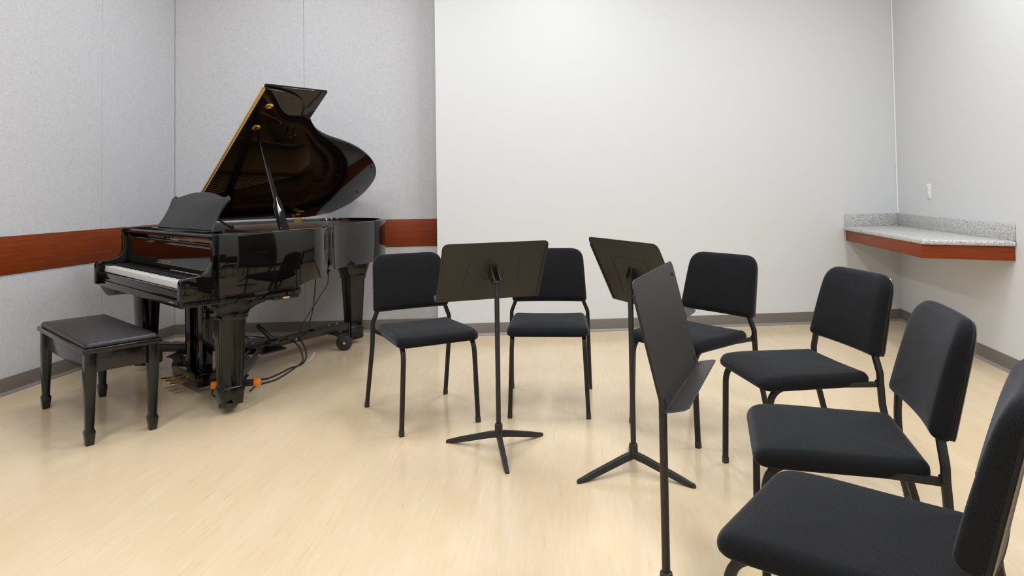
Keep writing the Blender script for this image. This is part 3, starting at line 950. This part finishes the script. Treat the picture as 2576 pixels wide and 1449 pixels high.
# legs
def piano_leg(x, y, zbot, rot=False):
    lg = MB()
    rr = []
    for (z, h) in ((zbot, 0.050), (zbot + 0.075, 0.056), (zbot + 0.092, 0.052), (zbot + 0.094, 0.049), (0.500, 0.064), (0.506, 0.070), (0.540, 0.072)):
        rr.append((x - h, x + h, y - h, y + h, z))
    return lg.frustum(rr)
for (x, y) in ((0.105, 0.285), (1.385, 0.282), (0.515, 1.625)):
    lo = piano_leg(x, y, 0.048).build('leg', 'piano', piano, bevel=0.003)
    # curved bracket on top of the leg, running front to back
    top_z = ZB - 0.0025 if y < 1 else 0.66
    br = [(-0.115, top_z), (-0.105, 0.568), (-0.085, 0.552), (-0.075, 0.538), (-0.070, 0.52), (0.070, 0.52), (0.085, 0.545), (0.120, 0.563), (0.18, 0.578), (0.25, 0.588), (0.27, top_z)]
    if y > 1:
        br = [(-0.115, top_z), (-0.110, 0.62), (-0.085, 0.56), (-0.070, 0.52), (0.070, 0.52), (0.085, 0.56), (0.110, 0.62), (0.115, top_z)]
    MB().prism([(a + y, b) for a, b in br], x - 0.068, x + 0.068, lambda a, b, t: (t, a, b)).build('leg_bracket', 'piano', lo, bevel=0.003)
# pedal lyre
LX, LY = W / 2 + 0.030, 0.366
ly = MB().box(LX - 0.19, LX + 0.19, LY - 0.085, LY + 0.045, 0.040, 0.116).build('pedal_box', 'piano', piano, bevel=0.004)
for s in (-1, 1):
    MB().frustum([(LX + s*0.095 - 0.036, LX + s*0.095 + 0.036, LY - 0.03, LY + 0.03, 0.1165), (LX + s*0.095 - 0.040, LX + s*0.095 + 0.040, LY - 0.035, LY + 0.035, 0.593)]).build('lyre_post', 'piano', piano, bevel=0.003)
    MB().tube([(LX + s*0.09, LY + 0.06, 0.09), (LX + s*0.09, 0.645, 0.58)], 0.008, 10).build('lyre_brace', 'truck', piano)
for k in (-1, 0, 1):
    MB().tube([(LX + 0.02 * k + 0.03, LY + 0.039, 0.1165), (LX + 0.02 * k + 0.03, LY + 0.039, 0.594)], 0.0035, 8).build('pedal_rod', 'gold', piano)
    xk = LX + 0.075 * k
    pdl = [(-0.007, 0.0), (-0.007, -0.03), (-0.017, -0.065), (-0.020, -0.09), (-0.011, -0.105), (0.011, -0.105), (0.020, -0.09), (0.017, -0.065), (0.007, -0.03), (0.007, 0.0)]
    MB().prism(pdl, 0.066, 0.076, lambda a, b, t: (xk + a, LY - 0.0865 + b, t - 0.06 * (-b))).build('pedal', 'gold', piano, bevel=0.003)
# control unit under the keybed
cu = MB().prism([(0.03, 0.5925), (0.33, 0.5925), (0.33, 0.575), (0.27, 0.545), (0.20, 0.535), (0.15, 0.538), (0.06, 0.565), (0.03, 0.578)], 0.03, 0.20, lambda a, b, t: (a, t, b)).build('control_box', 'satin', piano, bevel=0.003)
MB().box(0.10, 0.18, 0.0285, 0.0297, 0.558, 0.578).build('display', 'keyblack', cu)
for k in range(3):
    MB().box(0.20 + 0.022 * k, 0.214 + 0.022 * k, 0.0285, 0.0297, 0.562, 0.570).build('button', 'cap', cu)
# connector box under the treble side
cbx = MB().box(W - 0.10, W - 0.012, 0.50, 0.655, 0.572, ZB - 0.0025).build('connector_box', 'satin', piano, bevel=0.002)
MB().box(W - 0.0118, W - 0.0112, 0.555, 0.595, 0.576, 0.586).build('sticker', 'beige', cbx)

# ------------------------------------------------------------------ piano truck under the legs
truck = thing('piano_truck', 'black steel three-armed piano truck with casters under the grand piano', 'piano truck', (PX, PY, 0), PT)
HUB = Vector((0.665, 0.80, 0))
MB().prism(round_poly([(HUB.x - 0.16, HUB.y - 0.12), (HUB.x + 0.16, HUB.y - 0.14), (HUB.x + 0.11, HUB.y + 0.17), (HUB.x - 0.09, HUB.y + 0.17)], [0.04] * 4, 4), 0.1745, 0.182, lambda a, b, t: (a, b, t)).build('hub_plate', 'truck', truck, bevel=0.002)
MB().prism(round_poly([(HUB.x - 0.14, HUB.y - 0.10), (HUB.x + 0.14, HUB.y - 0.12), (HUB.x + 0.10, HUB.y + 0.15), (HUB.x - 0.08, HUB.y + 0.15)], [0.04] * 4, 4), 0.118, 0.126, lambda a, b, t: (a, b, t)).build('hub_plate', 'truck', truck, bevel=0.002)
for a in range(5):
    an = a * 2 * PI / 5 + 0.3
    MB().lathe([(0.008, 0.182), (0.008, 0.190)], (HUB.x + 0.09 * math.cos(an), HUB.y + 0.09 * math.sin(an), 0), 6).build('bolt', 'silver', truck)
# tightening lever
MB().tube([(HUB.x + 0.12, HUB.y + 0.03, 0.205), (HUB.x + 0.055, HUB.y - 0.045, 0.305)], sec=rsq(0.045, 0.022, 0.005, 2)).build('lever', 'truck', truck, bevel=0.002)
MB().lathe([(0.045, 0.182), (0.045, 0.20), (0.03, 0.21)], (HUB.x + 0.11, HUB.y + 0.03, 0), 16).build('lever_base', 'truck', truck)
def caster(p, ang):
    cs = MB().lathe([(0.036, 0.1175), (0.036, 0.111)], (p.x, p.y, 0), 18)
    d = Vector((math.cos(ang), math.sin(ang), 0)); n_ = Vector((-d.y, d.x, 0))
    for s in (-1, 1):
        q = Vector((p.x, p.y, 0)) + n_ * 0.022 * s
        cs.prism([(-0.026, 0.1145), (0.026, 0.1145), (0.045, 0.058), (0.030, 0.048), (0.018, 0.058)], -0.002, 0.002, lambda a, b, t: tuple(q + d * a + n_ * t + Vector((0, 0, b))))
    co = cs.build('caster', 'truck', truck, bevel=0.0008, seg=1)
    M = Matrix((n_, Vector((0, 0, 1)), d)).transposed()
    M = Matrix((d, Vector((0, 0, 1)), n_)).transposed()
    cc = Vector((p.x, p.y, 0.058)) + d * 0.031
    wh = MB().lathe([(0.018, -0.016), (0.046, -0.015), (0.054, -0.012), (0.058, -0.005), (0.058, 0.005), (0.054, 0.012), (0.046, 0.015), (0.018, 0.016)], cc, 28, M).build('wheel', 'rubber', co)
    MB().lathe([(0.009, -0.026), (0.009, 0.026)], cc, 12, M).build('axle', 'silver', co)
arms = [(Vector((1.385, 0.282, 0)), 0.10, True), (Vector((0.105, 0.285, 0)), 0.10, False), (Vector((0.515, 1.625, 0)), 0.10, False)]
for k, (lp, _, cross) in enumerate(arms):
    d = (lp - HUB).normalized(); n_ = Vector((-d.y, d.x, 0)); Ld = (lp - HUB).length
    e = lp - d * 0.085
    for s in (-1, 1):
        a = HUB + d * 0.04 + n_ * s * 0.028; b = e + n_ * s * 0.028
        MB().tube([(a.x, a.y, 0.150), (b.x, b.y, 0.150)], sec=rsq(0.020, 0.046, 0.003, 2)).build('arm', 'truck', truck)
    # cover over the outer half of the arm
    a = e - d * 0.32
    MB().tube([(a.x, a.y, 0.1765), (e.x, e.y, 0.1765)], sec=rsq(0.084, 0.006, 0.002, 1)).build('arm_cover', 'truck', truck)
    for q in (0.08, 0.16):
        bp = e - d * q
        MB().lathe([(0.009, 0.1796), (0.009, 0.186)], (bp.x, bp.y, 0), 6).build('bolt', 'silver', truck)
    # drop bracket carrying the leg
    br = MB()
    prof = [(0.0, 0.176), (0.012, 0.176), (0.012, 0.050), (0.026, 0.0455), (0.135, 0.0455), (0.150, 0.066), (0.156, 0.064), (0.142, 0.0375), (0.022, 0.0375), (0.0, 0.047)]
    br.prism([(aa, bb) for aa, bb in prof], -0.042, 0.042, lambda aa, bb, t: tuple(e + d * aa + n_ * t + Vector((0, 0, bb))))
    br.build('leg_bracket', 'truck', truck, bevel=0.0015)
    cpnt = (Vector((1.165, 0.370, 0)), Vector((0.375, 0.374, 0)), Vector((0.645, 1.424, 0)))[k]
    foot = HUB + d * (cpnt - HUB).dot(d)
    ex = (cpnt - foot).normalized() * 0.04
    MB().tube([foot - ex * 1.2 + Vector((0, 0, 0.122)), cpnt + ex + Vector((0, 0, 0.122))], sec=rsq(0.085, 0.008, 0.002, 1)).build('caster_plate', 'truck', truck)
    caster(cpnt, (1.3, 1.05, 0.95)[k])
    MB().tube([HUB + d * 0.26 - n_ * 0.05 + Vector((0, 0, 0.15)), HUB + d * 0.26 + n_ * 0.05 + Vector((0, 0, 0.15))], 0.009, 10).build('clamp_bolt', 'silver', truck)
    if k == 1:  # orange reflection on the arm's end, painted as a thin strip
        MB().tube([e - d * 0.03 + Vector((0, 0, 0.1800)), e + d * 0.015 + Vector((0, 0, 0.1800))], sec=rsq(0.07, 0.0006, 0.0002, 1)).build('arm_end', 'rust', truck)
    if k < 1:
        cb_ = lp - d * 0.155
        hl = 0.095 if k == 0 else 0.06
        pl_ = MB().tube([cb_ - n_ * hl + Vector((0, 0, 0.107)), cb_ + n_ * hl + Vector((0, 0, 0.107))], sec=rsq(0.032, 0.032, 0.003, 2)).build('cross_tube', 'truck', truck)
        for s in (-1, 1):
            MB().tube([cb_ + n_ * s * (hl + 0.0005) + Vector((0, 0, 0.107)), cb_ + n_ * s * (hl + 0.035) + Vector((0, 0, 0.107))], sec=rsq(0.036, 0.036, 0.004, 2)).build('end_cap', 'orange', truck, bevel=0.002)['label'] = 'orange plastic end cap'

# ------------------------------------------------------------------ cables behind and under the piano
MW = Matrix.Translation((PX, PY, 0)) @ Matrix.Rotation(PT, 4, 'Z')
def cable(label, pts, r=0.0035, mat='rubber', name='power_cable'):
    base = MW @ Vector(pts[-1]); base.z = 0
    loc = [MW @ Vector(p) - base for p in pts]
    o = MB().tube(spline(loc, 8), r, 8).build(name, mat)
    o.location = base
    return tag(o, label, 'cable')
cable('thin black cable hanging straight from the piano rim down to the truck', [(1.00, 1.025, 0.685), (1.00, 1.018, 0.56), (1.00, 1.005, 0.42), (0.995, 0.985, 0.34), (0.95, 0.99, 0.25), (0.80, 1.00, 0.19)], 0.004)
cable('thin black cable looping sideways down from under the piano curve', [(0.99, 1.130, 0.685), (1.00, 1.110, 0.56), (1.00, 1.055, 0.485), (0.992, 1.015, 0.425), (1.00, 0.965, 0.372), (0.98, 0.93, 0.30), (0.86, 0.96, 0.192)], 0.0035)
cable('black cable lying across the floor from the truck to the front leg', [(0.640, 1.09, 0.16), (0.700, 1.105, 0.10), (0.735, 1.10, 0.03), (0.802, 1.024, 0.006), (0.831, 0.932, 0.006), (0.905, 0.811, 0.006), (0.949, 0.709, 0.006), (0.925, 0.648, 0.006), (0.99, 0.55, 0.006), (1.10, 0.47, 0.006)], 0.0055)
cable('black cable on the floor looping beside the longer cable under the piano', [(0.650, 1.03, 0.16), (0.715, 1.06, 0.10), (0.760, 1.06, 0.02), (0.845, 0.955, 0.006), (0.925, 0.861, 0.006), (1.015, 0.735, 0.006), (1.03, 0.660, 0.006), (1.04, 0.600, 0.006), (1.12, 0.52, 0.006)], 0.0050)
cable('tangled thin black wires on top of the truck hub', [(0.60, 0.62, 0.20), (0.52, 0.70, 0.22), (0.60, 0.76, 0.20), (0.66, 0.66, 0.23), (0.56, 0.64, 0.20), (0.50, 0.78, 0.195), (0.62, 0.86, 0.19)], 0.003, name='signal_wire')
cable('thin black wire running from the pedal box to the front leg', [(0.92, 0.40, 0.03), (1.02, 0.34, 0.006), (1.14, 0.36, 0.006), (1.26, 0.40, 0.006)], 0.003, name='signal_wire')
cable('short pale cable end sticking up beside the floor cables', [(0.775, 1.060, 0.004), (0.800, 1.088, 0.022), (0.784, 1.138, 0.062)], 0.0025, 'white_cable', 'cable_tie')

# ------------------------------------------------------------------ piano bench
bn = thing('piano_bench', 'black piano bench with padded leather top in front of the keyboard', 'bench', (-2.206, 3.522, 0), -0.750)
bw, bd_, bz = 0.809, 0.275, 0.452
hx, hy = bw / 2 + 0.033, bd_ / 2 + 0.036
MB().box(-hx, hx, -hy, hy, bz - 0.024, bz).build('seat_frame', 'bench', bn, bevel=0.004, seg=3)
ol = densify(round_poly([(-hx + 0.012, -hy + 0.012), (hx - 0.012, -hy + 0.012), (hx - 0.012, hy - 0.012), (-hx + 0.012, hy - 0.012)], [0.02] * 4, 5), 0.03)
MAT['leather'] = m_leather()
cushion(ol, bz + 0.0005, bz + 0.024, 0.016, 0.004, 0.010).build('cushion', 'leather', bn, angle=80)
for s in (-1, 1):
    MB().box(-bw/2 + 0.024, bw/2 - 0.024, s * bd_/2 - 0.012, s * bd_/2 + 0.012, bz - 0.115, bz - 0.0245).build('apron', 'bench', bn, bevel=0.001)
    MB().box(s * bw/2 - 0.012, s * bw/2 + 0.012, -bd_/2 + 0.024, bd_/2 - 0.024, bz - 0.115, bz - 0.0245).build('apron', 'bench', bn, bevel=0.001)
    for t in (-1, 1):
        x, y = s * bw / 2, t * bd_ / 2
        rr = []
        for z, h in ((0.0, 0.0165), (0.062, 0.0225), (0.078, 0.0165), (0.330, 0.0245), (bz - 0.0245, 0.0245)):
            rr.append((x - h, x + h, y - h, y + h, z))
        MB().frustum(rr).build('leg', 'bench', bn, bevel=0.002)
